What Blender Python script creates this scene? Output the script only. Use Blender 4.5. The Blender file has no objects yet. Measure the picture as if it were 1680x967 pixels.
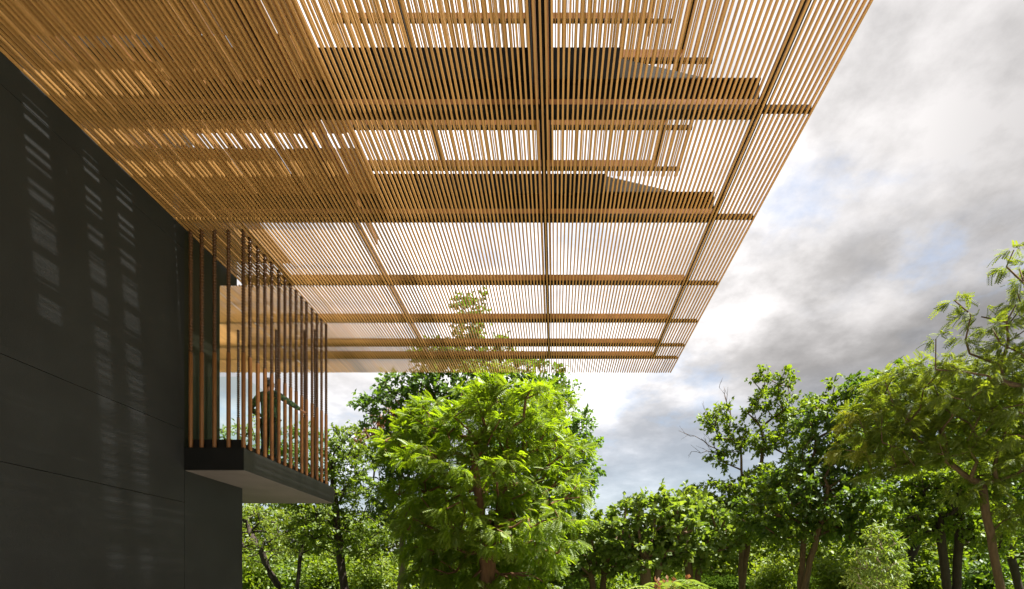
import bpy, math, random
import numpy as np
from mathutils import Vector, Matrix

S = bpy.context.scene
COL = S.collection
R = math.radians
F = 900.0                 # focal length in photo pixels
VX, VY = 911.0, 960.0     # vanishing point of the depth direction in photo pixels
EYE = 1.5                 # eye height above the lawn

def P(px, py, d):         # a photo pixel at distance d -> a point of the place
    return Vector(((px - VX) * d / F, d, EYE + (VY - py) * d / F))

# ------------------------------------------------------------------ camera
cam = bpy.data.cameras.new('camera')
camo = bpy.data.objects.new('camera', cam); COL.objects.link(camo)
camo.location = (0, 0, EYE); camo.rotation_euler = (R(90), 0, 0)
cam.sensor_width = 36; cam.lens = F / 1680 * 36
cam.shift_x = -(VX - 840) / 1680; cam.shift_y = (VY - 483.5) / 1680
cam.clip_start = 0.05; cam.clip_end = 6000
S.camera = camo

# ------------------------------------------------------------------ sky and sun
SUN_DIR = Vector((0.46, -0.07, 0.87)).normalized()
elev = math.asin(SUN_DIR.z); azim = math.atan2(SUN_DIR.x, SUN_DIR.y)
S.view_settings.view_transform = 'Standard'; S.view_settings.look = 'None'
S.view_settings.gamma = 1; S.view_settings.use_curve_mapping = False
S.view_settings.exposure = 1.9

W = bpy.data.worlds.new('World'); S.world = W; W.use_nodes = True
nt = W.node_tree; nt.nodes.clear()
def nd(t, typ, **kw):
    n = t.nodes.new(typ)
    for k, v in kw.items(): setattr(n, k, v)
    return n
def math_(t, op, a, b=None, c=None, clamp=False):
    n = nd(t, 'ShaderNodeMath', operation=op, use_clamp=clamp)
    for i, v in enumerate((a, b, c)):
        if v is None: continue
        if isinstance(v, (int, float)): n.inputs[i].default_value = v
        else: t.links.new(v, n.inputs[i])
    return n.outputs[0]
def ramp(t, fac, stops):
    n = nd(t, 'ShaderNodeValToRGB')
    el = n.color_ramp.elements
    while len(el) < len(stops): el.new(0.5)
    for e, (p, c) in zip(el, stops):
        e.position = p
        e.color = (c, c, c, 1) if isinstance(c, (int, float)) else (*c, 1)
    t.links.new(fac, n.inputs[0])
    return n.outputs[0]
def world():
    L = nt.links.new
    sky = nd(nt, 'ShaderNodeTexSky', sky_type='NISHITA', sun_disc=False, sun_elevation=elev, sun_rotation=azim)
    sky.air_density = 1.2; sky.dust_density = 1.5
    b1 = nd(nt, 'ShaderNodeBackground'); b1.inputs[1].default_value = 0.055
    L(sky.outputs[0], b1.inputs[0])
    tc = nd(nt, 'ShaderNodeTexCoord')
    nrm = nd(nt, 'ShaderNodeVectorMath', operation='NORMALIZE'); L(tc.outputs['Generated'], nrm.inputs[0])
    sp = nd(nt, 'ShaderNodeSeparateXYZ'); L(nrm.outputs[0], sp.inputs[0])
    z = math_(nt, 'ADD', math_(nt, 'MAXIMUM', sp.outputs[2], 0.0), 0.22)
    cb = nd(nt, 'ShaderNodeCombineXYZ')
    L(math_(nt, 'DIVIDE', sp.outputs[0], z), cb.inputs[0]); L(math_(nt, 'DIVIDE', sp.outputs[1], z), cb.inputs[1])
    def noise(scale, detail, rough, dist, off):
        mp = nd(nt, 'ShaderNodeMapping'); mp.inputs['Location'].default_value = off
        L(cb.outputs[0], mp.inputs[0])
        n = nd(nt, 'ShaderNodeTexNoise'); L(mp.outputs[0], n.inputs['Vector'])
        n.inputs['Scale'].default_value = scale; n.inputs['Detail'].default_value = detail
        n.inputs['Roughness'].default_value = rough; n.inputs['Distortion'].default_value = dist
        return n.outputs[0]
    big = noise(1.45, 5, .5, .05, (3.1, 1.7, 0))
    fine = noise(4.4, 10, .60, .0, (0.4, 5.2, 2))
    gaps = noise(2.6, 8, .6, .1, (7.7, 2.2, 4))
    dens = math_(nt, 'ADD', math_(nt, 'MULTIPLY', big, .58), math_(nt, 'MULTIPLY', fine, .42))
    # thin cloud is bright, thick cloud grey; bright patch added behind the canopy, apart from the sun
    dt = nd(nt, 'ShaderNodeVectorMath', operation='DOT_PRODUCT'); L(nrm.outputs[0], dt.inputs[0])
    dt.inputs[1].default_value = Vector((-0.15, 0.76, 0.63)).normalized()
    glow = math_(nt, 'POWER', math_(nt, 'MAXIMUM', dt.outputs['Value'], 0.0), 8.0)
    lum = ramp(nt, dens, [(.40, .34), (.46, .27), (.52, .20), (.60, .145)])
    lum2 = math_(nt, 'MULTIPLY', lum, math_(nt, 'ADD', math_(nt, 'MULTIPLY', glow, 1.75), .44))
    b2 = nd(nt, 'ShaderNodeBackground'); b2.inputs[0].default_value = (1.0, .965, .955, 1)
    L(lum2, b2.inputs[1])
    mask = ramp(nt, gaps, [(.33, .55), (.44, .95), (.52, 1.0)])
    hz = ramp(nt, sp.outputs[2], [(.02, .62), (.16, .55), (.34, 1.0)])
    mx = nd(nt, 'ShaderNodeMixShader')
    L(math_(nt, 'MULTIPLY', mask, hz), mx.inputs[0]); L(b1.outputs[0], mx.inputs[1]); L(b2.outputs[0], mx.inputs[2])
    out = nd(nt, 'ShaderNodeOutputWorld'); L(mx.outputs[0], out.inputs[0])
world()

sl = bpy.data.lights.new('sun', 'SUN'); sl.energy = 5.0; sl.angle = R(1.6); sl.color = (1, .95, .86)
so = bpy.data.objects.new('sun', sl); COL.objects.link(so)
so.rotation_euler = SUN_DIR.to_track_quat('Z', 'Y').to_euler(); so.location = (30, 10, 60)

# ------------------------------------------------------------------ materials
def new_mat(name):
    m = bpy.data.materials.new(name); m.use_nodes = True
    t = m.node_tree; t.nodes.clear()
    return m, t
def solid(name, c, rough=.6, spec=.3, nscale=6.0, var=.18, bump=.0, stretch=(1, 1, 1), rnd=.0, fine=60.0, metallic=0):
    m, t = new_mat(name); L = t.links.new
    tc = nd(t, 'ShaderNodeTexCoord'); mp = nd(t, 'ShaderNodeMapping'); mp.inputs['Scale'].default_value = stretch
    L(tc.outputs['Object'], mp.inputs[0])
    oi = nd(t, 'ShaderNodeObjectInfo')
    add = nd(t, 'ShaderNodeVectorMath', operation='ADD'); L(mp.outputs[0], add.inputs[0])
    sc = nd(t, 'ShaderNodeVectorMath', operation='SCALE'); sc.inputs[0].default_value = (37, 11, 23); L(oi.outputs['Random'], sc.inputs['Scale'])
    L(sc.outputs[0], add.inputs[1])
    n1 = nd(t, 'ShaderNodeTexNoise'); n1.inputs['Scale'].default_value = nscale; n1.inputs['Detail'].default_value = 6; L(add.outputs[0], n1.inputs['Vector'])
    n2 = nd(t, 'ShaderNodeTexNoise'); n2.inputs['Scale'].default_value = fine; n2.inputs['Detail'].default_value = 3; L(add.outputs[0], n2.inputs['Vector'])
    v = math_(t, 'ADD', math_(t, 'MULTIPLY', math_(t, 'SUBTRACT', n1.outputs[0], .5), var * 2.4), math_(t, 'MULTIPLY', math_(t, 'SUBTRACT', n2.outputs[0], .5), var * .8))
    v = math_(t, 'ADD', v, math_(t, 'MULTIPLY', math_(t, 'SUBTRACT', oi.outputs['Random'], .5), rnd * 2))
    v = math_(t, 'ADD', v, 1.0)
    cs = nd(t, 'ShaderNodeVectorMath', operation='SCALE'); cs.inputs[0].default_value = c; L(v, cs.inputs['Scale'])
    b = nd(t, 'ShaderNodeBsdfPrincipled'); L(cs.outputs[0], b.inputs['Base Color'])
    b.inputs['Roughness'].default_value = rough; b.inputs['Specular IOR Level'].default_value = spec; b.inputs['Metallic'].default_value = metallic
    if bump:
        bp = nd(t, 'ShaderNodeBump'); bp.inputs['Strength'].default_value = bump; bp.inputs['Distance'].default_value = .004
        L(math_(t, 'ADD', n2.outputs[0], n1.outputs[0]), bp.inputs['Height']); L(bp.outputs[0], b.inputs['Normal'])
    o = nd(t, 'ShaderNodeOutputMaterial'); L(b.outputs[0], o.inputs[0])
    return m
def leafmat(name, c1, c2, trans=.5, tc=None, gloss=.03):
    m, t = new_mat(name); L = t.links.new
    g = nd(t, 'ShaderNodeNewGeometry'); n = nd(t, 'ShaderNodeTexNoise'); n.inputs['Scale'].default_value = .9; n.inputs['Detail'].default_value = 3
    L(g.outputs['Position'], n.inputs['Vector'])
    f = math_(t, 'ADD', math_(t, 'MULTIPLY', g.outputs['Random Per Island'], .7), math_(t, 'MULTIPLY', math_(t, 'SUBTRACT', n.outputs[0], .35), 1.2), clamp=True)
    mx = nd(t, 'ShaderNodeMix', data_type='RGBA'); L(f, mx.inputs[0]); mx.inputs[6].default_value = (*c1, 1); mx.inputs[7].default_value = (*c2, 1)
    d = nd(t, 'ShaderNodeBsdfDiffuse'); L(mx.outputs[2], d.inputs[0])
    tr = nd(t, 'ShaderNodeBsdfTranslucent')
    hs = nd(t, 'ShaderNodeMix', data_type='RGBA', blend_type='MULTIPLY'); hs.inputs[0].default_value = 1; L(mx.outputs[2], hs.inputs[6]); hs.inputs[7].default_value = (*(tc or (1.75, 1.75, .6)), 1)
    L(hs.outputs[2], tr.inputs[0])
    a = nd(t, 'ShaderNodeMixShader'); a.inputs[0].default_value = trans; L(d.outputs[0], a.inputs[1]); L(tr.outputs[0], a.inputs[2])
    gl = nd(t, 'ShaderNodeBsdfGlossy'); gl.inputs[1].default_value = .55; gl.inputs[0].default_value = (.9, .95, 1, 1)
    b = nd(t, 'ShaderNodeMixShader'); b.inputs[0].default_value = gloss; L(a.outputs[0], b.inputs[1]); L(gl.outputs[0], b.inputs[2])
    o = nd(t, 'ShaderNodeOutputMaterial'); L(b.outputs[0], o.inputs[0])
    return m
def glassmat():
    m, t = new_mat('clear_glass'); L = t.links.new
    fr = nd(t, 'ShaderNodeFresnel'); fr.inputs[0].default_value = 1.45
    a = nd(t, 'ShaderNodeBsdfTransparent'); a.inputs[0].default_value = (.90, .95, .93, 1)
    g = nd(t, 'ShaderNodeBsdfGlossy'); g.inputs[1].default_value = .02
    mx = nd(t, 'ShaderNodeMixShader'); gg = nd(t, 'ShaderNodeNewGeometry'); L(math_(t, 'MULTIPLY', fr.outputs[0], math_(t, 'SUBTRACT', 1.0, gg.outputs['Backfacing'])), mx.inputs[0]); L(a.outputs[0], mx.inputs[1]); L(g.outputs[0], mx.inputs[2])
    o = nd(t, 'ShaderNodeOutputMaterial'); L(mx.outputs[0], o.inputs[0])
    return m
M = {
    'slat': solid('slat_wood', (.365, .20, .064), .45, .35, 3, .26, .2, (9, .6, 9), .13),
    'board': solid('board_wood', (.33, .16, .057), .5, .3, 3, .22, .2, (.7, 8, 8), .08),
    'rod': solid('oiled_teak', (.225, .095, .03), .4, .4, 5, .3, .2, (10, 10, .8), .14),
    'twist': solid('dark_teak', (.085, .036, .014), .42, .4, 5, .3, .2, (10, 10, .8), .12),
    'steel': solid('dark_steel', (.006, .006, .0055), .7, .06, 4, .3, .1),
    'gusset': solid('grey_steel', (.075, .075, .07), .5, .35, 4, .25, .1),
    'wall': solid('charcoal_plaster', (.0215, .0232, .0245), .62, .3, 1.1, .38, .5, (1, 1, 1), .03, 90),
    'recess': solid('olive_plaster', (.024, .026, .015), .6, .3, 1.5, .2, .2, (1, 1, .3)),
    'slab': solid('charcoal_slab', (.028, .029, .028), .6, .3, 2.2, .3, .3, (2, 2, .5)),
    'black': solid('black_steel', (.009, .009, .009), .5, .3, 4, .3),
    'soffit': solid('grey_soffit', (.20, .18, .17), .8, .2, 1.6, .2, .3, (1, 1, 1)),
    'joint': solid('joint_shadow_gap', (.008, .008, .007), .8, .1),
    'concrete': solid('pale_concrete', (.42, .38, .32), .8, .2, .8, .15, .2),
    'grass': solid('lawn_grass', (.075, .10, .03), .9, .1, .5, .4, .4),
    'soil': solid('leaf_litter', (.07, .055, .035), .95, .1, .8, .4, .4),
    'bark': solid('brown_bark', (.13, .085, .055), .9, .15, 5, .45, 1.0, (2.5, 2.5, .7)),
    'bark_pale': solid('pale_bark', (.24, .19, .14), .9, .15, 5, .4, 1.0, (2.5, 2.5, .7)),
    'bark_red': solid('reddish_bark', (.15, .08, .045), .9, .15, 5, .45, 1.0, (2.5, 2.5, .7)),
    'bark_dark': solid('dark_bark', (.05, .04, .033), .9, .15, 5, .45, 1.0, (2.5, 2.5, .7)),
    'twig': solid('bare_twig', (.17, .12, .10), .9, .15, 5, .3),
    'cane': solid('bamboo_cane', (.13, .14, .045), .5, .3, 3, .35),
    'hair': solid('black_hair', (.010, .008, .007), .4, .4, 40, .3),
    'skin': solid('skin', (.30, .15, .09), .5, .35, 20, .08),
    'trouser': solid('dark_trousers', (.02, .024, .02), .85, .1, 30, .2),
    'glass': glassmat(),
    'leaf_hero': leafmat('leaf_lime', (.115, .185, .010), (.20, .25, .016), .55, (1.65, 1.75, .55)),
    'leaf_broad': leafmat('leaf_broad', (.055, .12, .016), (.12, .19, .024), .5, None, .04),
    'leaf_mid': leafmat('leaf_mid', (.085, .145, .012), (.155, .205, .018), .5, None, .03),
    'leaf_dark': leafmat('leaf_dark', (.050, .100, .010), (.105, .160, .016), .45, None, .04),
    'leaf_olive': leafmat('leaf_olive', (.080, .120, .014), (.165, .19, .022), .5, None, .03),
    'leaf_yellow': leafmat('leaf_yellow', (.15, .16, .014), (.20, .20, .02), .4),
    'leaf_red': leafmat('leaf_red', (.16, .075, .03), (.25, .12, .05), .4, (1.3, 1.1, .9)),
    'leaf_round': leafmat('leaf_round', (.085, .145, .022), (.165, .21, .04), .5, None, .035),
    'leaf_far': leafmat('leaf_far', (.10, .165, .016), (.19, .23, .028), .45),
    'leaf_hedge': leafmat('leaf_hedge', (.028, .06, .008), (.060, .095, .012), .3, None, .0),
    'leaf_big': leafmat('leaf_big', (.09, .15, .02), (.16, .20, .03), .45),
}
def shirtmat():
    m, t = new_mat('leaf_print_cloth'); L = t.links.new
    tc = nd(t, 'ShaderNodeTexCoord'); v = nd(t, 'ShaderNodeTexVoronoi'); v.inputs['Scale'].default_value = 16
    L(tc.outputs['Object'], v.inputs['Vector'])
    cr = ramp(t, v.outputs['Distance'], [(.2, (.07, .13, .045)), (.42, (.035, .07, .03)), (.6, (.018, .03, .018))])
    b = nd(t, 'ShaderNodeBsdfPrincipled'); L(cr, b.inputs['Base Color']); b.inputs['Roughness'].default_value = .85
    o = nd(t, 'ShaderNodeOutputMaterial'); L(b.outputs[0], o.inputs[0])
    return m
M['shirt'] = shirtmat()

# ------------------------------------------------------------------ helpers
def tag(o, label=None, cat=None, group=None, kind=None):
    if label: o['label'] = label
    if cat: o['category'] = cat
    if group: o['group'] = group
    if kind: o['kind'] = kind
    return o
def empty(name, loc=(0, 0, 0), rz=0):
    o = bpy.data.objects.new(name, None); COL.objects.link(o)
    o.location = loc; o.rotation_euler = (0, 0, rz); o.empty_display_size = .2
    return o
def link(name, me, parent=None, loc=None):
    o = bpy.data.objects.new(name, me); COL.objects.link(o)
    if parent: o.parent = parent
    if loc is not None: o.location = loc
    return o
class MB:
    def __init__(s): s.v = []; s.f = []
    def box(s, x0, x1, y0, y1, z0, z1):
        b = len(s.v)
        s.v += [(x0, y0, z0), (x1, y0, z0), (x1, y1, z0), (x0, y1, z0), (x0, y0, z1), (x1, y0, z1), (x1, y1, z1), (x0, y1, z1)]
        s.f += [tuple(b + i for i in q) for q in ((0, 3, 2, 1), (4, 5, 6, 7), (0, 1, 5, 4), (1, 2, 6, 5), (2, 3, 7, 6), (3, 0, 4, 7))]
        return s
    def prism_y(s, pts, y0, y1):          # outline in x,z (counter-clockwise seen from -y), extruded along y
        b = len(s.v); n = len(pts)
        s.v += [(x, y0, z) for x, z in pts] + [(x, y1, z) for x, z in pts]
        s.f += [tuple(b + i for i in range(n)), tuple(b + n + i for i in reversed(range(n)))]
        s.f += [(b + i, b + n + i, b + n + (i + 1) % n, b + (i + 1) % n) for i in range(n)]
        return s
    def prism_x(s, pts, x0, x1):          # outline in y,z, extruded along x
        b = len(s.v); n = len(pts)
        s.v += [(x1, y, z) for y, z in pts] + [(x0, y, z) for y, z in pts]
        s.f += [tuple(b + i for i in range(n)), tuple(b + n + i for i in reversed(range(n)))]
        s.f += [(b + i, b + n + i, b + n + (i + 1) % n, b + (i + 1) % n) for i in range(n)]
        return s
    def tube(s, pts, radii, n=6, caps=True):
        b = len(s.v); k = len(pts)
        for i, p in enumerate(pts):
            p = Vector(p); d = (Vector(pts[min(i + 1, k - 1)]) - Vector(pts[max(i - 1, 0)]))
            if d.length < 1e-9: d = Vector((0, 0, 1))
            d.normalize(); u = d.orthogonal().normalized() if abs(d.z) < .9 else d.cross(Vector((0, 1, 0))).normalized(); w = d.cross(u)
            for j in range(n):
                a = 2 * math.pi * j / n
                s.v.append(tuple(p + (u * math.cos(a) + w * math.sin(a)) * radii[i]))
        for i in range(k - 1):
            for j in range(n):
                s.f.append((b + i * n + j, b + i * n + (j + 1) % n, b + (i + 1) * n + (j + 1) % n, b + (i + 1) * n + j))
        if caps: s.f += [tuple(b + j for j in reversed(range(n))), tuple(b + (k - 1) * n + j for j in range(n))]
        return s
    def mesh(s, name, m, smooth=False):
        me = bpy.data.meshes.new(name); me.from_pydata(s.v, [], s.f); me.materials.append(m)
        if smooth: me.polygons.foreach_set('use_smooth', [True] * len(me.polygons))
        me.update(); return me
    def build(s, name, m, parent=None, loc=None, smooth=False): return link(name, s.mesh(name, m, smooth), parent, loc)
def bevel(o, w=.006, seg=2):
    b = o.modifiers.new('edge', 'BEVEL'); b.width = w; b.segments = seg; b.limit_method = 'ANGLE'; return o
def np_mesh(name, verts, faces, mats, idx=None, smooth=False):      # all faces with the same corner count
    me = bpy.data.meshes.new(name); n = len(verts); k = faces.shape[1]; nf = len(faces)
    me.vertices.add(n); me.vertices.foreach_set('co', verts.astype(np.float32).ravel())
    me.loops.add(nf * k); me.loops.foreach_set('vertex_index', faces.astype(np.int32).ravel())
    me.polygons.add(nf); me.polygons.foreach_set('loop_start', np.arange(0, nf * k, k, dtype=np.int32))
    for m in mats: me.materials.append(m)
    if idx is not None: me.polygons.foreach_set('material_index', idx.astype(np.int32))
    if smooth: me.polygons.foreach_set('use_smooth', np.ones(nf, dtype=bool))
    me.update(calc_edges=True); return me

# ------------------------------------------------------------------ setting: ground
g = MB(); g.v = [(-3000, -3000, 0), (3000, -3000, 0), (3000, 3000, 0), (-3000, 3000, 0)]; g.f = [(0, 1, 2, 3)]
tag(g.build('ground', M['grass']), kind='structure')
tag(MB().box(-6.40, 9, -14, 15.5, -.15, .06).build('bounce_slab', M['concrete']), kind='structure')  # unseen pale slab, added to bounce light up onto the slats

# ------------------------------------------------------------------ building
XW = -6.42; ZC = EYE + 6.16            # wall plane, underside of the lowest slats
Z0 = 9.5                               # where the upper wall ends and the balcony starts
def hz(py, px, d_x=XW):                # height of a line on the wall from one pixel on it
    d = d_x * F / (px - VX); return EYE + (VY - py) * d / F
bld = tag(empty('house', (XW, 5, 0)), 'dark charcoal house with tall plain wall panels under the slatted canopy', 'house')
def B(mb, name, m, smooth=False):
    o = mb.build(name, m, bld, (-XW, -5, 0), smooth); return o
j1, j2, j3 = EYE + 1.43, EYE + 2.68, EYE + 5.80
G = .006
zb = EYE + 2.375                       # top of the balcony slab
# backing behind the joints, then the cladding panels proud of it
B(MB().box(XW - .5, XW - .03, -8, 11.245, -.1, zb - .1).box(XW - .5, XW - .03, -8, 9.46, zb - .1, 22), 'backing_wall', M['joint'])
for (za, zz, ya, yb) in ((0, j1, -8, Z0), (j1, j2, -8, Z0), (j2, j3, -8, Z0), (j3, 22, -8, Z0)):
    B(MB().box(XW - .028, XW, ya, yb - G, za + G * .7, zz - G * .7), 'wall_panel', M['wall'])
B(MB().box(XW - .028, XW - .002, Z0 + G, 11.26, 0, EYE + 2.05), 'wall_panel', M['wall'])
B(MB().box(XW - .5, XW - .035, 11.246, 11.262, 0, EYE + 2.05), 'wall_end', M['wall'])
B(MB().box(XW - .35, XW - .05, Z0 + .002, 10.58, zb - .08, ZC + .6), 'recessed_wall', M['recess'])
B(MB().prism_x([(10.582, EYE + 5.78), (11.15, EYE + 6.08), (11.15, ZC + .6), (10.582, ZC + .6)], XW - .35, XW - .05), 'lintel', M['recess'])
B(MB().box(-15, XW - .52, -8, 10.5, 0, 22), 'house_core', M['wall'])

# ------------------------------------------------------------------ lowest canopy
rng = random.Random(4)
PITCH, SW, SH = .0662, .025, .034
def slat_mesh(name, length, w=SW, h=SH):
    return MB().box(-w / 2, w / 2, -length / 2, length / 2, 0, h).mesh(name, M['slat'])
def lay_slats(parent, base, x0, x1, y0, y1, z, name='slat', pitch=PITCH, w=SW, h=SH):
    me = slat_mesh('slat', y1 - y0, w, h); n = int(round((x1 - x0) / pitch))
    for i in range(n + 1):
        o = link(name, me, parent, (x0 + i * pitch + rng.gauss(0, .0016) - base[0], (y0 + y1) / 2 + rng.gauss(0, .006) - base[1], z + rng.gauss(0, .0012) - base[2]))
        o.rotation_euler = (0, 0, rng.gauss(0, .00012))
Y_END = 15.93
cb = (0, 8, ZC)
can = tag(empty('slatted_canopy', cb), 'lowest wooden slatted canopy, the wide one jutting out beside the dark wall', 'canopy', 'stacked slatted canopies of the house')
lay_slats(can, cb, -6.39, 3.33, -1.5, Y_END, ZC)
lay_slats(can, cb, -6.456 - 57 * PITCH, -6.456, 11.32, Y_END, ZC)
def C(mb, name, m, parent=None, off=cb):
    o = mb.build(name, m, parent or can, (0, 0, 0) if parent else (-off[0], -off[1], -off[2])); return o
zt = ZC + SH + .004                    # top of the slats
def beam(y, girder):
    r = C(MB().box(-10.2 if y > 11.3 else XW + .02, 3.34, y, y + .07, zt, zt + .065), 'bottom_rail', M['steel'])
    z1 = zt + .067
    xl = -10.2 if y > 11.3 else XW + .02
    if girder:
        C(MB().box(xl, 2.74, y + .06, y + .10, z1, z1 + .12), 'timber_board', M['board'])
        # rolled steel girder: web, lower and upper flange
        C(MB().box(xl, 2.72, y + .16, y + .18, z1 + .02, z1 + .42).box(xl, 2.72, y + .102, y + .24, z1, z1 + .02).box(xl, 2.72, y + .10, y + .24, z1 + .421, z1 + .44), 'girder', M['steel'])
        C(MB().box(-6.40, .86, y + .12, y + .20, z1 + .442, z1 + (.76 if y > 9 else .86)), 'gutter_box', M['steel'])
        C(MB().prism_y([(.862, z1 + .45), (2.12, z1 + .45), (.862, z1 + .74)], y + .145, y + .165), 'gusset_plate', M['gusset'])
    else:
        C(MB().box(xl, 2.66, y + .012, y + .058, z1, z1 + .125), 'timber_board', M['board'])
for y, gd in ((.8, 1), (2.95, 1), (5.05, 1), (7.15, 1), (9.25, 1), (11.28, 0), (12.9, 0), (14.2, 0), (14.98, 0)): beam(y, gd)
# ridge beam along the depth, and the outer stringers
C(MB().box(-.205, -.135, -1.5, 15.0, zt + .068, zt + .13), 'spine_beam', M['steel'])
C(MB().box(-.30, -.07, -1.5, 9.2, zt + .93, zt + 1.2), 'upper_spine_beam', M['steel'])
C(MB().box(-.33, -.29, -1.5, 7.13, zt + .20, zt + .92), 'spine_plate', M['steel'])
for (a, b) in ((-.262, -.222), (-.118, -.078)):
    C(MB().box(a, b, -1.5, 13.2, zt + .131, zt + .25), 'spine_board', M['board'])
C(MB().box(2.66, 2.70, -1.5, 15.05, zt + .068, zt + .15), 'edge_stringer', M['steel'])
C(MB().box(2.735, 2.752, -1.5, 15.05, zt + .068, zt + .12), 'edge_board', M['steel'])
C(MB().box(-3.50, -3.45, -1.5, 15.0, zt + .068, zt + .16), 'inner_stringer', M['twist'])
C(MB().box(-3.36, -3.33, -1.5, 10.3, zt + .19, zt + .30), 'inner_board', M['board'])
# second layer of slats over the inner strip by the wall
for (ya, yb) in ((-1.5, .6), (.603, 2.75), (2.752, 4.2), (4.203, 6.55), (6.88, 7.12), (7.66, 7.97), (8.26, 9.2)):  # slots left open to shape sun patches on the wall
    lay_slats(can, cb, -6.36, -2.95, ya, yb, zt + .36, 'upper_slat', .13, .115, .02)
lay_slats(can, cb, -6.36, -5.46, 9.42, 11.2, zt + .36, 'upper_slat', .13, .115, .02)
lay_slats(can, cb, -4.66, -2.95, 6.553, 6.877, zt + .36, 'upper_slat', .13, .115, .02)
C(MB().box(-6.38, -6.30, -1.5, 9.2, zt + .40, zt + .46), 'sun_patch_batten', M['board'])  # added battens, they split the sun patches on the wall into rows
for i in range(14): C(MB().box(-6.12 + .24 * i, -6.06 + .24 * i, -1.5, 9.2, zt + .40, zt + .46), 'sun_patch_batten', M['board'])
# balcony head beam
C(MB().box(-5.42, -5.36, Z0 - .03, 11.27, zt + .002, zt + .064), 'head_beam', M['black'])

# ------------------------------------------------------------------ upper canopies
def upper_canopy(z, y0, y1, x0, x1, ys, label, pitch=.070):
    base = ((x0 + x1) / 2, y1 - 3, z)
    t = tag(empty('slatted_canopy', base), label, 'canopy', 'stacked slatted canopies of the house')
    lay_slats(t, base, x0, x1, y0, y1, z, 'slat', pitch, .024, .03)
    zz = z + SH + .004
    for y in ys:
        C(MB().box(x0 - .05, x1, y, y + .08, zz, zz + .07), 'bottom_rail', M['steel'], None, base).parent = t
        C(MB().box(x0, x1 - .62, y + .012, y + .06, zz + .072, zz + .25), 'timber_board', M['board'], None, base).parent = t
    for o, (a, b) in (('spine_beam', (-.36, -.06)), ('edge_stringer', (x1 - .66, x1 - .61)), ('inner_stringer', (-3.1, -3.05))):
        C(MB().box(a, b, y0, y1 - .1, zz + .252, zz + (.46 if o == 'spine_beam' else .33)), o, M['steel'], None, base).parent = t
    return t
upper_canopy(EYE + 11.05, 3.0, 14.84, -5.25, 3.33, (4.0, 10.2, 11.6, 13.3, 14.62), 'middle slatted canopy seen through the gaps of the lowest one, with two timber cross rails')
upper_canopy(EYE + 15.9, 13.2, 16.3, -6.3, 3.36, (13.4, 15.5), 'topmost slatted canopy, glimpsed high up between the slats at the top of the view')

# ------------------------------------------------------------------ balcony
X0 = -5.39
bal = tag(empty('balcony', (X0, Z0, zb)), 'small dark balcony jutting from the charcoal wall behind turned timber rods', 'balcony')
def BL(mb, name, m, parent=bal): return mb.build(name, m, parent, (-X0, -Z0, -zb))
bevel(BL(MB().box(-8.6, X0, Z0 + .004, 13.38, zb - .38, zb), 'floor_slab', M['slab']), .008)
BL(MB().box(XW - .0, X0, Z0 - .012, Z0 + .002, zb - .383, zb + .003), 'front_fascia', M['black'])
BL(MB().box(-8.58, X0 - .02, Z0 + .03, 13.34, zb - .392, zb - .382), 'soffit', M['soffit'])
BL(MB().box(XW + .02, X0 - .06, Z0 + .10, Z0 + .16, zb + .002, zb + .17).box(X0 - .12, X0 - .06, Z0 + .162, 13.2, zb + .002, zb + .10).box(-8.5, X0 - .122, 13.14, 13.2, zb + .002, zb + .10), 'upstand', M['black'])
for (x0, x1, y0, y1) in ((XW + .03, X0 - .13, Z0 + .124, Z0 + .136), (X0 - .096, X0 - .084, Z0 + .17, 11.3), (X0 - .096, X0 - .084, 11.32, 13.1), (-8.4, X0 - .13, 13.164, 13.176)):
    BL(MB().box(x0, x1, y0, y1, zb + (.171 if y0 < 9.7 and x1 - x0 > .1 else .101), zb + 1.28), 'glass_pane', M['glass'])
def twisted(length):
    # three-lobed drill-like twist, alternate rings pinched
    n, pitch = 10, .052; rings = int(length / (pitch / 4)); mb = MB()
    for i in range(rings + 1):
        z = length * i / rings
        rr = .0285 + .0085 * math.sin(2 * math.pi * z / pitch)
        for j in range(n):
            a = 2 * math.pi * j / n
            r = rr + .003 * math.cos(2 * a - 2 * math.pi * z / pitch)
            mb.v.append((r * math.cos(a), r * math.sin(a), z))
    for i in range(rings):
        for j in range(n):
            mb.f.append((i * n + j, i * n + (j + 1) % n, (i + 1) * n + (j + 1) % n, (i + 1) * n + j))
    return mb
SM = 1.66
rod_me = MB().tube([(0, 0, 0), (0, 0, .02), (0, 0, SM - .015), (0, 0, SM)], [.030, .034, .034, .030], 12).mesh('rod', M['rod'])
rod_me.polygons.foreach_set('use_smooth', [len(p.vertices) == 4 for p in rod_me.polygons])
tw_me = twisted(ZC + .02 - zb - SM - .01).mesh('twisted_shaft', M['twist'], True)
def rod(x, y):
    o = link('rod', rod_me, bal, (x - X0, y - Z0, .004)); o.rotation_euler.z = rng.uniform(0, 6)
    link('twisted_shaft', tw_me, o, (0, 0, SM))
for px in (313, 331, 352, 375): rod((px - VX) * (Z0 + .045) / F, Z0 + .045)
for px in (399.5, 410.4, 423, 434.7, 445.8, 457.5, 467.4, 476.7, 486, 495, 502.8, 512, 520, 527.5, 535):
    rod(X0 - .035, (X0 - .035) * F / (px - VX))
for px in (391, 453, 500, 517): rod((px - VX) * 13.28 / F, 13.28)

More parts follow.
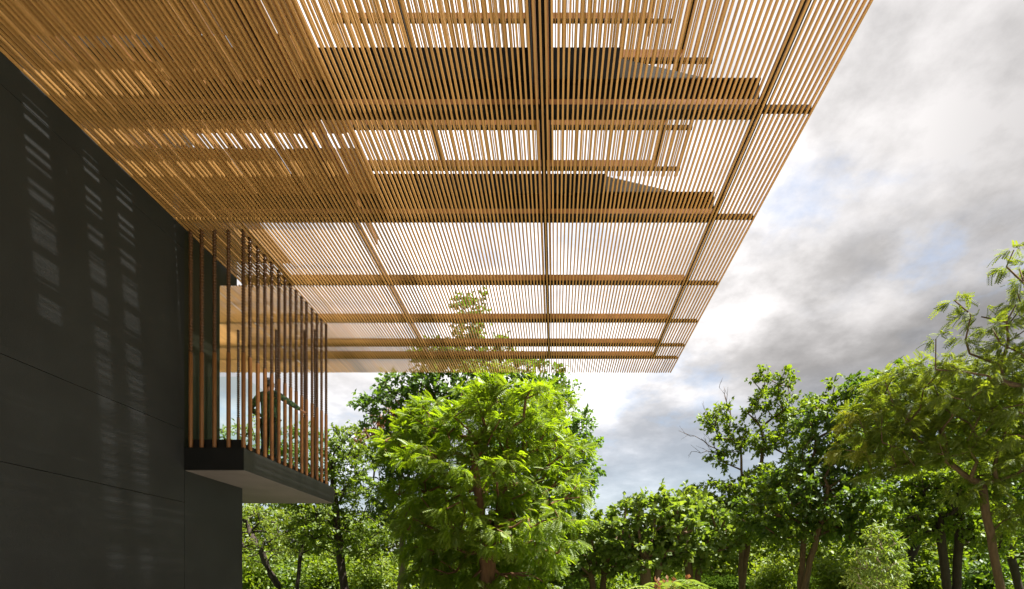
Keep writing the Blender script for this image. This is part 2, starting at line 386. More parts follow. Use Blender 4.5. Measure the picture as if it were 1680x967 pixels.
# ------------------------------------------------------------------ person on the balcony
def skin_body(name, joints, bones, m, parent, root=0, lvl=2):
    me = bpy.data.meshes.new(name); me.from_pydata([j[:3] for j in joints], bones, []); me.materials.append(m)
    o = link(name, me, parent)
    sk = o.modifiers.new('skin', 'SKIN'); sk.use_smooth_shade = True
    sv = me.skin_vertices[0].data if me.skin_vertices else None
    if sv is None:
        me.attributes  # skin layer is made with the modifier
        bpy.context.view_layer.update(); sv = me.skin_vertices[0].data
    for i, j in enumerate(joints):
        r = j[3]; sv[i].radius = (r, r) if not isinstance(r, tuple) else r
    sv[root].use_root = True
    ss = o.modifiers.new('smooth', 'SUBSURF'); ss.levels = lvl; ss.render_levels = lvl
    return o
def person(loc, rz):
    t = tag(empty('person', loc, rz), 'person in a dark leaf-print top behind the rods, one arm stretched out to a rod', 'person')
    J = []; E = []
    def j(x, y, z, r, frm=None):
        J.append((x, y, z, r))
        if frm is not None: E.append((frm, len(J) - 1))
        return len(J) - 1
    pel = j(0, 0, .93, (.15, .11)); wa = j(0, .01, 1.10, (.125, .09), pel); ch = j(0, 0, 1.30, (.15, .105), wa)
    up = j(0, -.01, 1.43, (.10, .07), ch); nk = j(0, .01, 1.52, .05, up); hb = j(0, .035, 1.585, .07, nk)
    hm = j(0, .04, 1.65, (.078, .095), hb); j(0, .03, 1.72, .06, hm)
    for s, el, wr, dirs in ((1, (.30, .28, 1.30), (.31, .55, 1.24), Vector((0, 1, -.1))), (-1, (-.37, -.10, 1.15), (-.20, .06, 1.00), Vector((.75, .5, -.4)))):
        sh = j(s * .185, -.01, 1.415, .056, up); e = j(*el, .042, sh); w = j(*wr, .026, e)
        d = dirs.normalized(); p = Vector(wr); side = d.cross(Vector((0, 0, 1))).normalized()
        pm = p + d * .07; pa = j(*pm, (.036, .018), w)
        for k in range(4):                       # four fingers and a thumb
            b = pm + d * .02 + side * (.027 - .018 * k)
            ln = (.070, .080, .076, .060)[k]
            f0 = j(*b, .0085, pa); q = b + d * ln * .55; f1 = j(*q, .008, f0); q2 = q + d * ln * .3 + Vector((0, 0, -.03)); j(*q2, .007, f1)
        tb = p + d * .03 + side * s * -.03; t0 = j(*tb, .011, w); j(*(tb + d * .04 + side * s * -.022), .009, t0)
    for s in (-1, 1):
        h = j(s * .09, 0, .88, .088, pel); k = j(s * .11, .03, .50, .058, h); a = j(s * .115, -.01, .09, .04, k); j(s * .13, .15, .035, .035, a)
    body = skin_body('body', J, E, M['skin'], t)
    # clothes follow the same joints, a little wider
    cj = [(0, 0, .80, (.185, .135)), (0, .01, 1.02, (.165, .125)), (0, 0, 1.30, (.178, .128)), (0, -.01, 1.44, (.11, .082)), (0, .0, 1.49, .07),
          (.19, -.01, 1.42, .075), (.30, .28, 1.30, .06), (.308, .50, 1.252, .045), (-.19, -.01, 1.42, .075), (-.37, -.10, 1.15, .066), (-.23, .035, 1.02, .048)]
    skin_body('shirt', cj, [(0, 1), (1, 2), (2, 3), (3, 4), (3, 5), (5, 6), (6, 7), (3, 8), (8, 9), (9, 10)], M['shirt'], t, 0, 2)
    tj = [(0, 0, .95, (.155, .12)), (.095, 0, .86, .102), (.112, .03, .5, .078), (.115, -.01, .12, .062), (-.095, 0, .86, .102), (-.112, .03, .5, .078), (-.115, -.01, .12, .062)]
    skin_body('trousers', tj, [(0, 1), (1, 2), (2, 3), (0, 4), (4, 5), (5, 6)], M['trouser'], t, 0, 2)
    hj = [(0, -.02, 1.56, .055), (0, -.005, 1.64, (.088, .09)), (0, .025, 1.705, (.08, .088)), (0, .07, 1.735, .05), (0, -.10, 1.68, .045)]
    skin_body('hair', hj, [(0, 1), (1, 2), (2, 3), (1, 4)], M['hair'], t, 1, 2)
    def blob(name, c, r, m):
        mb = MB(); n, k = 8, 5
        for i in range(k + 1):
            a = math.pi * i / k
            for q in range(n):
                bq = 2 * math.pi * q / n
                mb.v.append((c[0] + r[0] * math.sin(a) * math.cos(bq), c[1] + r[1] * math.sin(a) * math.sin(bq), c[2] + r[2] * math.cos(a)))
        for i in range(k):
            for q in range(n): mb.f.append((i * n + q, (i + 1) * n + q, (i + 1) * n + (q + 1) % n, i * n + (q + 1) % n))
        return mb.build(name, m, t, None, True)
    blob('nose', (0, .135, 1.635), (.014, .018, .022), M['skin']); blob('mouth', (0, .122, 1.592), (.024, .01, .008), M['rod'])
    for s in (-1, 1):
        blob('ear', (s * .080, .025, 1.645), (.012, .022, .032), M['skin']); blob('eye', (s * .032, .118, 1.665), (.013, .01, .008), M['hair'])
    return t
person((-5.72, 10.95, zb + .004), R(-16))

# ------------------------------------------------------------------ vegetation
def frames(ax, up):
    ax = ax / (np.linalg.norm(ax, axis=1, keepdims=True) + 1e-9)
    n = up - ax * np.sum(up * ax, axis=1, keepdims=True); n /= (np.linalg.norm(n, axis=1, keepdims=True) + 1e-9)
    return np.stack([np.cross(ax, n), ax, n], axis=2)               # columns: side, along, normal
def leaf_tmpl(kind):
    if kind == 'leaf': return np.array([(0, 0, 0), (.30, .42, .05), (0, 1, -.06), (-.30, .42, .05)]), np.array([(0, 1, 2), (0, 2, 3)])
    if kind == 'round': return np.array([(0, 0, 0), (.40, .55, .06), (0, 1, -.05), (-.40, .55, .06)]), np.array([(0, 1, 2), (0, 2, 3)])
    if kind == 'lance': return np.array([(0, 0, 0), (.17, .4, .03), (0, 1, -.15), (-.17, .4, .03)]), np.array([(0, 1, 2), (0, 2, 3)])
    v = []; f = []                                                    # feather leaf: pairs of leaflets on a bent stalk
    n = 7
    for i in range(n):
        y = .12 + .86 * i / (n - 1); z = -.30 * y * y; ln = (.34 if kind == 'frond' else .30) * (1 - .55 * abs(y - .5)); w = .078 if kind == 'frond' else .062
        for s in (-1, 1):
            b = len(v); v += [(0, y - w, z), (s * ln * .55, y + .05 - w, z - .01), (s * ln, y + .11, z - .06), (s * ln * .5, y + .05 + w, z - .01)]
            f += [(b, b + 1, b + 2), (b, b + 2, b + 3)] if s > 0 else [(b, b + 2, b + 1), (b, b + 3, b + 2)]
    b = len(v); v += [(-.008, 0, 0), (.008, 0, 0), (0, 1, -.30)]; f.append((b, b + 1, b + 2))
    return np.array(v), np.array(f)
TMPL = {k: leaf_tmpl(k) for k in ('leaf', 'round', 'lance', 'frond', 'feather')}
def scatter(r, pos, ax, up, size, kind):
    tv, tf = TMPL[kind]; Mx = frames(ax, up) * size[:, None, None]
    v = np.einsum('nij,kj->nki', Mx, tv) + pos[:, None, :]
    f = tf[None] + (np.arange(len(pos)) * len(tv))[:, None, None]
    return v.reshape(-1, 3), f.reshape(-1, 3)
def clusters(r, blobs, spacing, limit=900, flat=1.0):
    vol = np.array([b[3] * b[4] * b[5] for b in blobs]) ** .75; vol /= vol.sum()
    got = np.zeros((0, 3)); tries = 0
    while len(got) < limit and tries < 60:
        tries += 1
        k = r.choice(len(blobs), 160, p=vol)
        d = r.normal(size=(160, 3)); d /= np.linalg.norm(d, axis=1, keepdims=True)
        rad = r.random(160) ** (1 / 2.4)
        for i in range(160):
            b = blobs[k[i]]
            c = np.array(b[:3]) + d[i] * rad[i] * np.array(b[3:6])
            if len(got) == 0 or np.min(np.sum(((got - c) * (1, 1, 1 / flat)) ** 2, axis=1)) > spacing ** 2:
                got = np.vstack([got, c])
    return got[:limit]
def tree(name, label, cat, base, blobs, seed, leaf, lsize, kind='leaf', spacing=.55, twigs=9, per=12, tw=.5, bark='bark', rad=.14, lean=(0, 0),
         trunk_top=.5, forks=1, droop=.15, group=None, flat=1.0, extra=None, dead=None, minr=.006, spread=.8, rise=.35, tidy=0):
    r = np.random.default_rng(seed); pr = random.Random(seed)
    base = np.array(base, float)
    t = tag(empty(name, tuple(base)), label, cat, group)
    cl = clusters(r, blobs, spacing, flat=flat) - base
    top = cl[:, 2].max() * trunk_top; cx, cy = cl[:, 0].mean(), cl[:, 1].mean()
    nodes = []; par = []
    starts = []
    for s in range(forks):
        prev = -1; n = max(6, int(top / .5)); an = 6.28 * s / forks + pr.random(); ox = .0 if forks == 1 else spread * top * .3
        wx = wy = 0
        for i in range(n + 1):
            u = i / n; wx += pr.gauss(0, .03); wy += pr.gauss(0, .03)
            k = max(0, u - .12)
            nodes.append((u * cx * .75 + lean[0] * u + wx + math.cos(an) * (ox * k + (.08 if forks > 1 else 0)), u * cy * .75 + lean[1] * u + wy + math.sin(an) * (ox * k + (.08 if forks > 1 else 0)), top * u - .12 * (i == 0)))
            par.append(prev); prev = len(nodes) - 1
    ntr = len(nodes)
    order = np.argsort(np.linalg.norm((cl - np.array([cx * .7, cy * .7, top * .8])) * (1, 1, .8), axis=1))
    N = np.array(nodes); plen = [0.0] * ntr
    tips = []
    for ci in order:
        c = cl[ci]; d = N - c
        dist = np.linalg.norm(d, axis=1)
        cost = dist + .22 * np.array(plen) + rise * np.maximum(0, d[:, 2] + .35 * np.hypot(d[:, 0], d[:, 1])) + np.where(N[:, 2] < top * .38, 1.5, 0)
        b = int(np.argmin(cost)); p0 = N[b]
        k = max(1, int(dist[b] / .5)); prev = b; new = []
        for q in range(1, k + 1):
            u = q / k; m = p0 * (1 - u) + c * u + np.array((0, 0, .12 * dist[b] * math.sin(math.pi * u)))
            if q < k: m = m + r.normal(0, .05 * dist[b] / k + .02, 3)
            new.append(m); par.append(prev); plen.append(plen[b] + dist[b] * u); prev = len(par) - 1
        N = np.vstack([N, new]); tips.append(prev)
    cnt = np.zeros(len(N))
    for tip in tips: cnt[tip] += 1
    for i in range(len(N) - 1, -1, -1):
        if par[i] >= 0: cnt[par[i]] += cnt[i]
    rr = minr + (rad - minr) * (np.maximum(cnt, .4) / max(cnt[0], 1)) ** .52
    for i in range(ntr): rr[i] *= 1 + .35 * max(0, .25 - N[i][2] / max(top, .1))
    tr, br = MB(), MB()
    # trunk as one tube per stem, branches as chains
    st = [i for i in range(ntr) if par[i] == -1] + [ntr]
    for a, b in zip(st[:-1], st[1:]): tr.tube(N[a:b].tolist(), np.maximum(rr[a:b], rad * .18).tolist(), 9)
    for i in range(ntr, len(N)):
        p = par[i]; r0 = min(rr[p], rr[i] * 1.5)
        br.tube([N[p].tolist(), N[i].tolist()], [r0, rr[i]], 5 if rr[i] > .02 else 4, False)
    tk = tr.build('trunk', M[bark], t, None, True)
    if dead:                                                          # bare twigs that stick out of the crown
        for (p, q) in dead:
            p = np.array(p) - base; q = np.array(q) - base
            pts = [p * (1 - u) + q * u + r.normal(0, .03 + .06 * u, 3) for u in np.linspace(0, 1, 6)]
            br.tube([x.tolist() for x in pts], np.linspace(.035, .010, 6).tolist(), 4)
            for s in range(7):
                a = pts[1 + s % 5]; dr = (q - p) / np.linalg.norm(q - p) + r.normal(0, .6, 3); e = a + dr * r.uniform(.25, .6)
                m_ = (a + e) / 2 + r.normal(0, .04, 3)
                br.tube([a.tolist(), m_.tolist(), e.tolist()], [.014, .010, .006], 4)
                e2 = m_ + (dr + r.normal(0, .6, 3)) * .25; br.tube([m_.tolist(), e2.tolist()], [.008, .005], 4)
    br.build('branches', M[bark], t, None, True)['kind'] = 'stuff'
    # leaves along short twigs that leave each branch end
    nc = len(cl)
    td = r.normal(size=(nc, twigs, 3)); td[..., 2] = td[..., 2] * .7 + .18
    outw = cl - np.array([cx * .8, cy * .8, top]); outw /= (np.linalg.norm(outw, axis=1, keepdims=True) + .1)
    if tidy: td[..., 2] *= .35
    td += outw[:, None, :] * .55; td /= np.linalg.norm(td, axis=2, keepdims=True)
    tl = tw * r.uniform(.55, 1.15, size=(nc, twigs))
    u = r.uniform(.35 if tidy else .12, 1.0, size=(nc, twigs, per))
    pos = cl[:, None, None, :] + td[:, :, None, :] * (tl[:, :, None] * u)[..., None]
    pos[..., 2] -= droop * tw * u ** 2
    ax = td[:, :, None, :] * (1.0 if tidy else .6) + r.normal(0, .42 if tidy else .62, size=pos.shape); ax[..., 2] -= droop * 1.6
    up = r.normal(0, .42 if tidy else .6, size=pos.shape) + np.array((.1, -.12, .9))
    pos += r.normal(0, .03, size=pos.shape)
    sz = lsize * r.uniform(.6, 1.25, size=pos.shape[:3])
    v, f = scatter(r, pos.reshape(-1, 3), ax.reshape(-1, 3), up.reshape(-1, 3), sz.reshape(-1), kind)
    mats = [M[leaf]]; idx = None
    if extra:                                                          # a share of the clusters in another leaf colour
        em, share, where = extra
        mats.append(M[em]); pick = (r.random(nc) < share) & where(cl + base)
        nf = len(TMPL[kind][1]); idx = np.repeat(pick.astype(np.int32), twigs * per * nf)
    crown = link('crown', np_mesh('crown', v, f, mats, idx), t); crown['kind'] = 'stuff'
    global TRIS; TRIS += len(f)
    return t
TRIS = 0
def BB(d, *ps, dz=1.0):             # blobs from outline pixels at distance d: (px, py, rx, ry[, depth shift])
    out = []
    for q in ps:
        dd = d + (q[4] if len(q) > 4 else 0); c = P(q[0], q[1], dd); k = dd / F
        out.append((c.x, c.y, c.z, q[2] * k, max(q[2], q[3]) * k * .8 * dz, q[3] * k))
    return out
def G0(px, d): return ((px - VX) * d / F, d, 0)

# the bright feather-leaved tree in the middle
tree('feathery_tree', 'bright lime green feather-leaved tree in the middle, nearest the end of the canopy', 'tree', G0(802, 19.5),
     BB(19.5, *[(px, py, 34 + (k * 7) % 13, 15 + (k * 5) % 9, ((k * 37) % 41 - 22) / 10) for k, (px, py) in enumerate((
         (862, 640), (900, 662), (790, 652), (705, 682), (682, 706), (745, 704), (830, 695), (880, 722), (765, 742), (690, 748), (822, 762), (902, 775), (722, 788), (782, 800), (858, 812), (918, 822), (702, 832), (742, 862), (802, 858),
         (872, 868), (905, 850), (762, 905), (832, 912), (885, 915), (722, 935), (790, 955), (860, 955), (800, 700), (850, 740), (770, 680), (820, 625), (925, 735), (660, 735), (680, 800), (800, 900), (840, 850), (740, 820), (870, 690), (800, 670), (810, 730), (850, 700), (760, 775), (845, 785), (720, 710), (740, 890), (870, 840), (815, 820), (690, 860), (895, 890), (780, 870), (825, 880), (760, 835), (790, 925), (700, 905), (930, 800)))]),
     11, 'leaf_hero', .37, 'frond', spacing=.53, flat=.8, twigs=8, per=3, tw=.42, tidy=1, bark='bark_red', rad=.19, forks=3, spread=.35, trunk_top=.55, droop=.24)
# tall dark broad-leaved tree behind it
tree('broadleaf_tree', 'tall dark green broad-leaved tree behind the bright feathery one, its tip seen through the slats', 'tree', G0(850, 25),
     BB(25, (770, 525, 26, 48), (735, 590, 60, 34), (800, 580, 40, 40), (640, 650, 40, 34), (612, 665, 24, 34), (690, 650, 60, 40), (745, 640, 80, 45), (905, 640, 36, 40), (945, 720, 32, 50), (955, 780, 26, 50), (930, 820, 30, 40), (860, 640, 50, 50), (680, 720, 50, 50), (850, 760, 90, 90)),
     12, 'leaf_broad', .21, 'leaf', spacing=.62, twigs=8, per=11, tw=.62, bark='bark', rad=.24, trunk_top=.7, droop=.25)
tree('flowering_tree', 'tree with reddish new leaf tips left of the bright feathery tree', 'tree', G0(655, 27),
     BB(27, (640, 730, 50, 40), (605, 735, 30, 26), (665, 790, 46, 60), (640, 830, 36, 40), (690, 840, 40, 50), (655, 700, 40, 22), (590, 790, 20, 20), (700, 760, 40, 60)),
     13, 'leaf_dark', .26, 'lance', spacing=.62, twigs=8, per=11, tw=.6, bark='bark_pale', rad=.16, trunk_top=.55, droop=.3,
     extra=('leaf_red', .7, lambda c: c[:, 2] > P(0, 728, 27).z))
tree('slender_tree', 'slender mid green tree with a dark upright trunk right of the balcony end', 'tree', G0(571, 23),
     BB(23, (562, 745, 40, 44), (555, 800, 46, 40), (596, 800, 22, 26), (520, 770, 34, 40), (540, 860, 60, 40), (590, 880, 40, 40), (575, 720, 22, 20), (480, 740, 40, 40), (500, 800, 50, 40)),
     14, 'leaf_mid', .15, 'leaf', spacing=.52, twigs=8, per=12, tw=.5, bark='bark_dark', rad=.17, trunk_top=.75)
tree('spreading_tree', 'loose spreading tree with bare slanting limbs below the balcony beside the wall corner', 'tree', G0(482, 26),
     BB(26, (440, 850, 40, 22), (500, 850, 40, 26), (430, 900, 40, 30), (470, 885, 40, 24), (520, 880, 34, 30), (395, 860, 40, 30), (420, 720, 40, 30), (380, 740, 50, 40)),
     15, 'leaf_far', .19, 'lance', spacing=.66, twigs=6, per=9, tw=.55, bark='bark_dark', rad=.09, trunk_top=.6, forks=2, spread=1.0)
# right-hand trees
tree('tall_tree', 'tall open tree with tufted branches and bare twigs, topmost right of the open sky', 'tree', G0(1212, 28),
     BB(28, (1246, 618, 17, 16), (1282, 632, 17, 24), (1250, 668, 30, 24), (1296, 690, 22, 40), (1182, 690, 28, 24), (1205, 726, 32, 22), (1185, 750, 20, 16), (1250, 724, 36, 16), (1298, 738, 22, 16), (1260, 790, 60, 26), (1210, 810, 55, 30), (1170, 830, 40, 40), (1230, 850, 70, 40), (1280, 830, 50, 40)),
     21, 'leaf_mid', .21, 'leaf', spacing=.56, twigs=8, per=10, tw=.52, bark='bark', rad=.15, trunk_top=.72, forks=2, spread=.22, minr=.008,
     dead=[(P(1200, 690, 28), P(1184, 640, 28)), (P(1185, 742, 28), P(1132, 712, 28)), (P(1185, 745, 28), P(1140, 738, 28.3)), (P(1175, 700, 28), P(1158, 675, 28)), (P(1290, 660, 28), P(1300, 630, 28))])
tree('forked_tree', 'dark green tree whose trunk forks low, right of the tall open tree', 'tree', G0(1310, 24),
     BB(24, (1385, 655, 40, 26), (1350, 690, 40, 34), (1420, 690, 50, 50), (1340, 740, 30, 30), (1390, 750, 60, 50), (1310, 810, 60, 40), (1370, 830, 80, 50), (1290, 850, 50, 36), (1420, 850, 50, 50), (1250, 840, 40, 30), (1340, 790, 60, 40)),
     22, 'leaf_dark', .22, 'leaf', spacing=.56, twigs=8, per=11, tw=.6, bark='bark', rad=.14, trunk_top=.55, forks=3, spread=.45, droop=.22,
     extra=('leaf_mid', .35, lambda c: c[:, 2] > 0))
tree('acacia_tree', 'wide olive green acacia with pale limbs and a thick leaning trunk near the right edge', 'tree', G0(1652, 17),
     BB(17, (1500, 630, 70, 26), (1560, 680, 80, 40), (1450, 690, 60, 30), (1610, 640, 60, 50), (1640, 760, 50, 30), (1520, 740, 70, 22), (1590, 800, 40, 18), (1670, 840, 40, 20), (1470, 770, 40, 14), (1420, 740, 40, 14), (1700, 700, 60, 70), (1600, 740, 50, 24)),
     23, 'leaf_olive', .27, 'feather', spacing=.56, twigs=9, per=5, tw=.5, tidy=1, bark='bark', rad=.12, lean=(.2, 0), trunk_top=.55, forks=1, droop=.3, flat=.7,
     extra=('leaf_yellow', .3, lambda c: (c[:, 0] < P(1435, 0, 17).x) & (c[:, 2] > P(0, 765, 17).z)), rise=.15)
tree('open_acacia', 'thin open acacia with long bare branches reaching in from the upper right edge', 'tree', G0(1765, 15),
     BB(15, (1655, 425, 18, 16), (1575, 500, 30, 14), (1615, 520, 30, 16), (1660, 520, 30, 40), (1530, 560, 24, 12), (1590, 560, 40, 22), (1650, 600, 40, 40), (1570, 600, 36, 14), (1720, 480, 50, 80), (1720, 600, 40, 60), (1600, 640, 50, 20), (1690, 680, 40, 50)),
     24, 'leaf_olive', .25, 'feather', spacing=.58, twigs=6, per=5, tw=.36, tidy=1, bark='bark', rad=.11, lean=(-.4, 0), trunk_top=.6, droop=.4, flat=.8, rise=.3)
tree('dark_trunk_tree', 'low grey green tree on a dark twin trunk left of the leaning acacia trunk', 'tree', G0(1562, 20),
     BB(20, (1530, 830, 50, 36), (1580, 850, 60, 30), (1500, 860, 40, 26), (1620, 870, 40, 36), (1560, 790, 60, 30)),
     25, 'leaf_mid', .17, 'leaf', spacing=.48, twigs=8, per=11, tw=.45, bark='bark_dark', rad=.15, forks=2, spread=.35, trunk_top=.7)
tree('back_tree', 'deep green tree filling the gap behind the forked trunk and the acacia', 'tree', G0(1470, 31),
     BB(31, (1470, 650, 60, 40), (1530, 660, 60, 40), (1450, 730, 60, 60), (1540, 740, 60, 60), (1610, 700, 60, 70), (1480, 820, 70, 60), (1580, 830, 70, 50), (1660, 800, 50, 80), (1430, 860, 50, 40), (1660, 690, 40, 60)),
     26, 'leaf_dark', .30, 'leaf', spacing=.85, twigs=9, per=11, tw=.85, bark='bark_dark', rad=.28, trunk_top=.65)
tree('shade_tree', 'dark green tree in the shade between the leaning acacia trunk and the right edge', 'tree', G0(1690, 21),
     BB(21, (1650, 770, 50, 50), (1600, 750, 50, 40), (1545, 775, 50, 30), (1675, 840, 40, 40), (1500, 800, 40, 30), (1600, 820, 50, 30), (1640, 690, 50, 40)),
     28, 'leaf_dark', .19, 'leaf', spacing=.55, twigs=8, per=11, tw=.55, bark='bark_dark', rad=.14, trunk_top=.6, extra=('leaf_mid', .4, lambda c: c[:, 2] > 0))
tree('sapling', 'small light green sapling standing in front of the forked tree and the acacia', 'tree', G0(1440, 13),
     BB(13, (1445, 880, 22, 18), (1430, 910, 30, 18), (1455, 935, 36, 18), (1415, 945, 26, 18), (1460, 900, 20, 20), (1440, 960, 40, 16)),
     27, 'leaf_big', .13, 'lance', spacing=.22, twigs=5, per=7, tw=.22, bark='bark_pale', rad=.03, trunk_top=.8, droop=.3)
# rounded small trees beyond the lawn
for k, (px, d, bl, lab) in enumerate((
    (1060, 24, ((1070, 850, 46, 40), (1030, 870, 40, 40), (1100, 870, 40, 50), (1060, 900, 50, 40)), 'rounded dusty green tree with big round leaves, right of the bright feathery tree'),
    (1135, 25.5, ((1120, 840, 36, 30), (1150, 850, 34, 36), (1130, 890, 46, 40), (1170, 880, 40, 40)), 'rounded green tree touching the left side of the tall open tree'),
    (985, 26, ((985, 880, 40, 30), (955, 890, 30, 30), (1000, 910, 50, 30), (940, 920, 40, 30)), 'low rounded tree just right of the bright feathery crown'))):
    tree('rounded_tree', lab, 'tree', G0(px, d), BB(d, *bl), 31 + k, 'leaf_round', .26, 'round', spacing=.62, twigs=8, per=10, tw=.6, bark='bark', rad=.15, trunk_top=.5, forks=2, spread=.5)
# further trees closing the view
far = (
    (420, 44, ((420, 880, 60, 50), (450, 850, 40, 30)), 'far light green tree seen between the wall corner and the spreading tree'),
    (520, 46, ((520, 880, 60, 45), (560, 890, 40, 30)), 'far light green tree behind the slender dark trunk'),
    (620, 42, ((615, 880, 50, 34), (650, 870, 40, 40)), 'far light green tree between the slender tree and the bamboo'),
    (720, 45, ((720, 860, 60, 60), (760, 880, 50, 40)), 'far green tree behind the bamboo clump'),
    (900, 48, ((900, 880, 60, 40), (940, 900, 50, 30)), 'far green tree behind the right side of the bright feathery tree'),
    (1020, 52, ((1020, 900, 70, 30), (1090, 900, 60, 30)), 'far green tree low behind the rounded trees'),
    (1220, 45, ((1220, 890, 60, 34), (1180, 900, 50, 26)), 'far yellow green tree behind the tall open tree trunk'),
    (1330, 42, ((1340, 895, 70, 34), (1280, 905, 50, 26)), 'far yellow green tree behind the forked trunk'),
    (1480, 44, ((1480, 890, 60, 40), (1540, 905, 50, 30)), 'far yellow green tree between the sapling and the dark twin trunk'),
    (1620, 42, ((1620, 900, 60, 40), (1680, 880, 60, 60)), 'far green tree behind the leaning acacia trunk'))
for k, (px, d, bl, lab) in enumerate(far):
    bl = bl + ((px - 40, 925, 55, 22), (px + 45, 930, 55, 22))
    tree('background_tree', lab, 'tree', G0(px, d), BB(d, *bl), 51 + k, 'leaf_far', .34, 'leaf', spacing=.9, twigs=8, per=10, tw=.95, bark='bark', rad=.16, trunk_top=.5, group='trees closing the view')
# bamboo clump
def bamboo():
    r = np.random.default_rng(77); base = np.array(G0(722, 22.0)); t = tag(empty('bamboo_clump', tuple(base)), 'dense clump of thin upright bamboo canes left of the bright feathery tree', 'bamboo')
    pos = []; axs = []
    for i in range(46):
        mb = MB(); a = r.uniform(0, 6.28); q = r.uniform(0, .75); x, y = math.cos(a) * q, math.sin(a) * q * .7; h = r.uniform(3.0, 4.6); lx, ly = x * .7 + r.normal(0, .22), y * .7 + r.normal(0, .2)
        pts = [(x + lx * u * u, y + ly * u * u, h * u - .05) for u in np.linspace(0, 1, 7)]
        mb.tube(pts, np.linspace(.018, .007, 7).tolist(), 6); mb.build('cane', M['cane'], t, None, True)
        for u in r.uniform(.45, 1, 55):
            p = np.array((x + lx * u * u, y + ly * u * u, h * u)); pos.append(p + r.normal(0, .22, 3)); axs.append(r.normal(0, 1, 3) + (0, 0, -.5))
    pos = np.array(pos); axs = np.array(axs)
    v, f = scatter(r, pos, axs, np.tile((0, 0, 1.), (len(pos), 1)) + r.normal(0, .4, pos.shape), r.uniform(.12, .24, len(pos)), 'lance')
    o = link('foliage', np_mesh('foliage', v, f, [M['leaf_mid']]), t); o['kind'] = 'stuff'
bamboo()
# shrubs in front of the hedge
def shrub(px, d, w, h, leaf, ls, lab, seed, kind='leaf', name='shrub', n=2600, group=None):
    r = np.random.default_rng(seed); base = np.array(G0(px, d)); t = tag(empty(name, tuple(base)), lab, 'shrub', group)
    mb = MB(); pos = []
    for i in range(16):
        a = r.uniform(0, 6.28); e = np.array((math.cos(a) * w * .5 * r.uniform(.2, 1), math.sin(a) * w * .4 * r.uniform(.2, 1), h * r.uniform(.55, 1)))
        pts = [e * (u, u, u ** .8) for u in np.linspace(0, 1, 5)]; mb.tube([p.tolist() for p in pts], np.linspace(.02, .006, 5).tolist(), 4)
        k = n // 16
        u = r.uniform(.25, 1.05, k); pos.append(e * np.stack([u, u, u ** .8], 1) + r.normal(0, .13 * min(w, h) + .03, (k, 3)))
    mb.build('stems', M['bark'], t, None, True)
    pos = np.concatenate(pos); pos[:, 2] = np.maximum(pos[:, 2], .06)
    v, f = scatter(r, pos, r.normal(0, 1, pos.shape) + (0, 0, .2), r.normal(0, .5, pos.shape) + (0, 0, 1), ls * r.uniform(.6, 1.2, len(pos)), kind)
    o = link('foliage', np_mesh('foliage', v, f, [M[leaf]]), t); o['kind'] = 'stuff'
for k, (px, d, w, h, lf, lab) in enumerate((
    (415, 30, 3.2, 3.4, 'leaf_mid', 'bushy green shrub at the foot of the wall corner'),
    (470, 32, 3.0, 2.6, 'leaf_dark', 'dark low shrub under the spreading tree'),
    (530, 30, 3.0, 3.0, 'leaf_mid', 'bushy shrub left of the slender dark trunk'),
    (620, 30, 3.0, 2.8, 'leaf_far', 'light green shrub right of the slender dark trunk'),
    (680, 32, 2.4, 3.0, 'leaf_mid', 'bushy shrub beside the pale trunk and the bamboo'),
    (900, 27, 2.4, 2.8, 'leaf_dark', 'dark shrub at the right foot of the bright feathery tree'),
    (1000, 32, 3.4, 2.4, 'leaf_mid', 'bushy shrub below the low rounded tree'),
    (1260, 34, 3.4, 3.2, 'leaf_far', 'yellow green shrub between the two right-hand trunks'),
    (1375, 32, 3.0, 3.0, 'leaf_far', 'yellow green shrub right of the forked trunk'),
    (1515, 30, 3.2, 3.0, 'leaf_mid', 'bushy shrub left of the dark twin trunk'),
    (1615, 26, 2.6, 2.8, 'leaf_dark', 'dark shrub between the twin trunk and the leaning acacia trunk'))):
    shrub(px, d, w, h, lf, .26, lab, 91 + k)
# the far-off wood that closes the horizon
def wood():
    r = np.random.default_rng(66); k = 60000; x = r.uniform(-65, 75, k); top = 5.2 + 1.6 * np.sin(x * .35) + 1.1 * np.sin(x * .93 + 1) + .7 * np.sin(x * 2.1)
    pos = np.stack([x, 78 + r.normal(0, 2.2, k), .1 + top * r.random(k) ** .8], 1)
    v, f = scatter(r, pos, r.normal(0, 1, pos.shape), r.normal(0, .6, pos.shape) + (0, -.4, .7), r.uniform(.45, .95, k), 'leaf')
    tag(link('woodland', np_mesh('woodland', v, f, [M['leaf_far']])), 'far off light green wood closing the horizon behind the hedge', 'woodland', None, 'stuff')
wood()
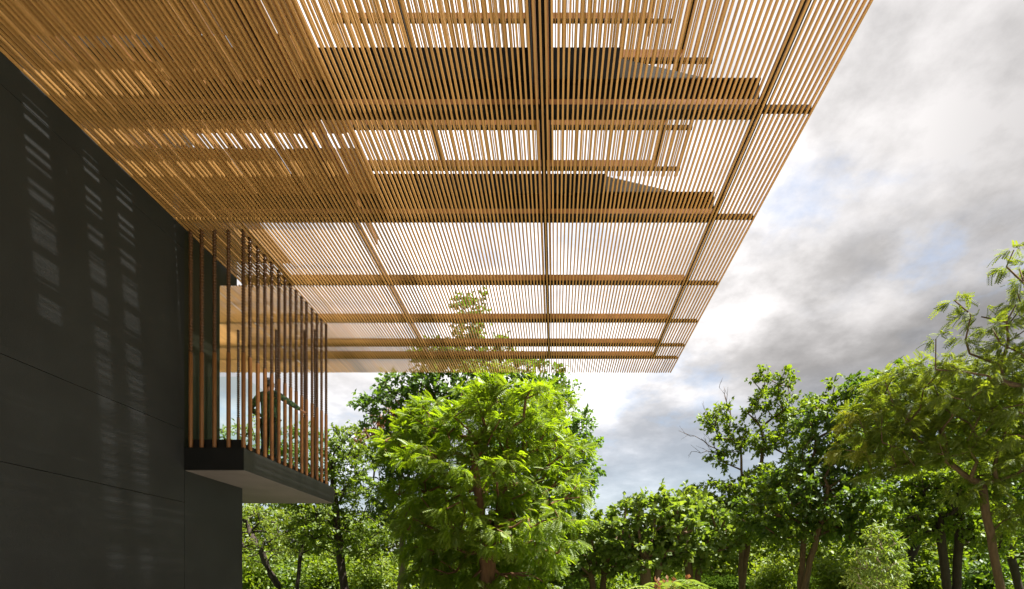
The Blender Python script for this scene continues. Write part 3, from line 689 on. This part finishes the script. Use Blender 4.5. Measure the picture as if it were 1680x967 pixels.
# clipped hedge along the far side of the lawn
def hedge():
    r = np.random.default_rng(5); t = tag(empty('hedge', (3, 38.6, 0)), 'long low dark clipped hedge running behind the tree trunks', 'hedge')
    b = MB(); x0, x1 = -27, 42; n = 60
    for i in range(n + 1):
        x = x0 + (x1 - x0) * i / n
        for (y, z) in ((-.6, 0), (-.7, 1.5), (-.35, 1.85), (.35, 1.85), (.7, 1.5), (.6, 0)): b.v.append((x + r.normal(0, .1) , y + r.normal(0, .05), z + (r.normal(0, .05) if z else 0)))
    for i in range(n):
        for j in range(5): b.f.append((i * 6 + j, (i + 1) * 6 + j, (i + 1) * 6 + j + 1, i * 6 + j + 1))
    b.build('hedge_core', M['leaf_hedge'], t)
    k = 26000; q = r.uniform(0, 1, k); pos = np.stack([r.uniform(x0, x1, k), np.where(q < .6, -.72, r.uniform(-.7, .6, k)), np.where(q < .6, r.uniform(.1, 1.75, k), 1.9)], 1) + r.normal(0, .09, (k, 3))
    v, f = scatter(r, pos, r.normal(0, 1, pos.shape) + (0, -.3, .4), r.normal(0, .6, pos.shape) + (0, -.4, .8), r.uniform(.12, .26, k), 'leaf')
    o = link('foliage', np_mesh('foliage', v, f, [M['leaf_hedge']]), t); o['kind'] = 'stuff'
hedge()
# big-leaved plant whose tips rise into the bottom of the view
def palm_plant():
    r = np.random.default_rng(8); base = np.array(G0(1100, 6.2)); t = tag(empty('leafy_plant', tuple(base)), 'big feather-leaved plant with russet young shoots, its tips at the bottom edge of the view', 'plant')
    st = MB()
    st.tube([(0, 0, -.05), (.02, 0, .5), (0, .02, 1.1), (.01, 0, 1.5)], [.03, .026, .022, .012], 7); st.build('stem', M['bark'], t, None, True)
    for i in range(13):
        a = 6.28 * i / 13 + r.normal(0, .15); L_ = r.uniform(.38, .52); z0 = r.uniform(1.25, 1.45); rise = r.uniform(.10, .19)
        mb = MB(); d = np.array((math.cos(a), math.sin(a), 0)); sd = np.array((-math.sin(a), math.cos(a), 0))
        def cv(u): return np.array((0, 0, z0)) + d * L_ * u + np.array((0, 0, rise * math.sin(u * 2.3) ))
        mb.tube([cv(u).tolist() for u in np.linspace(0, 1, 6)], np.linspace(.006, .002, 6).tolist(), 4)
        for q in range(10):
            u = .2 + .78 * q / 9; c = cv(u); ln = .13 * (1 - .6 * abs(u - .5)); w = .018
            for s in (-1, 1):
                b = len(mb.v); tip = c + sd * s * ln + d * .04 + (0, 0, -.02)
                mid = (c + tip) / 2 + (0, 0, .012)
                mb.v += [tuple(c), tuple(mid + d * w), tuple(tip), tuple(mid - d * w)]; mb.f += [(b, b + 1, b + 2), (b, b + 2, b + 3)]
        mb.build('feather_leaf', M['leaf_big'] if i % 4 else M['leaf_mid'], t)
    for i in range(5):
        a = r.uniform(0, 6.28); q = r.uniform(.05, .22); c = np.array((math.cos(a) * q, math.sin(a) * q * .5, 1.42 + r.uniform(0, .05)))
        pos = c + r.normal(0, .012, (14, 3)) + np.stack([np.zeros(14), np.zeros(14), np.linspace(0, .12, 14)], 1)
        v, f = scatter(r, pos, r.normal(0, .5, (14, 3)) + (0, 0, 1), r.normal(0, 1, (14, 3)), r.uniform(.04, .08, 14), 'leaf')
        link('young_shoot', np_mesh('young_shoot', v, f, [M['leaf_red']]), t)
palm_plant()
print('leaf triangles', TRIS)
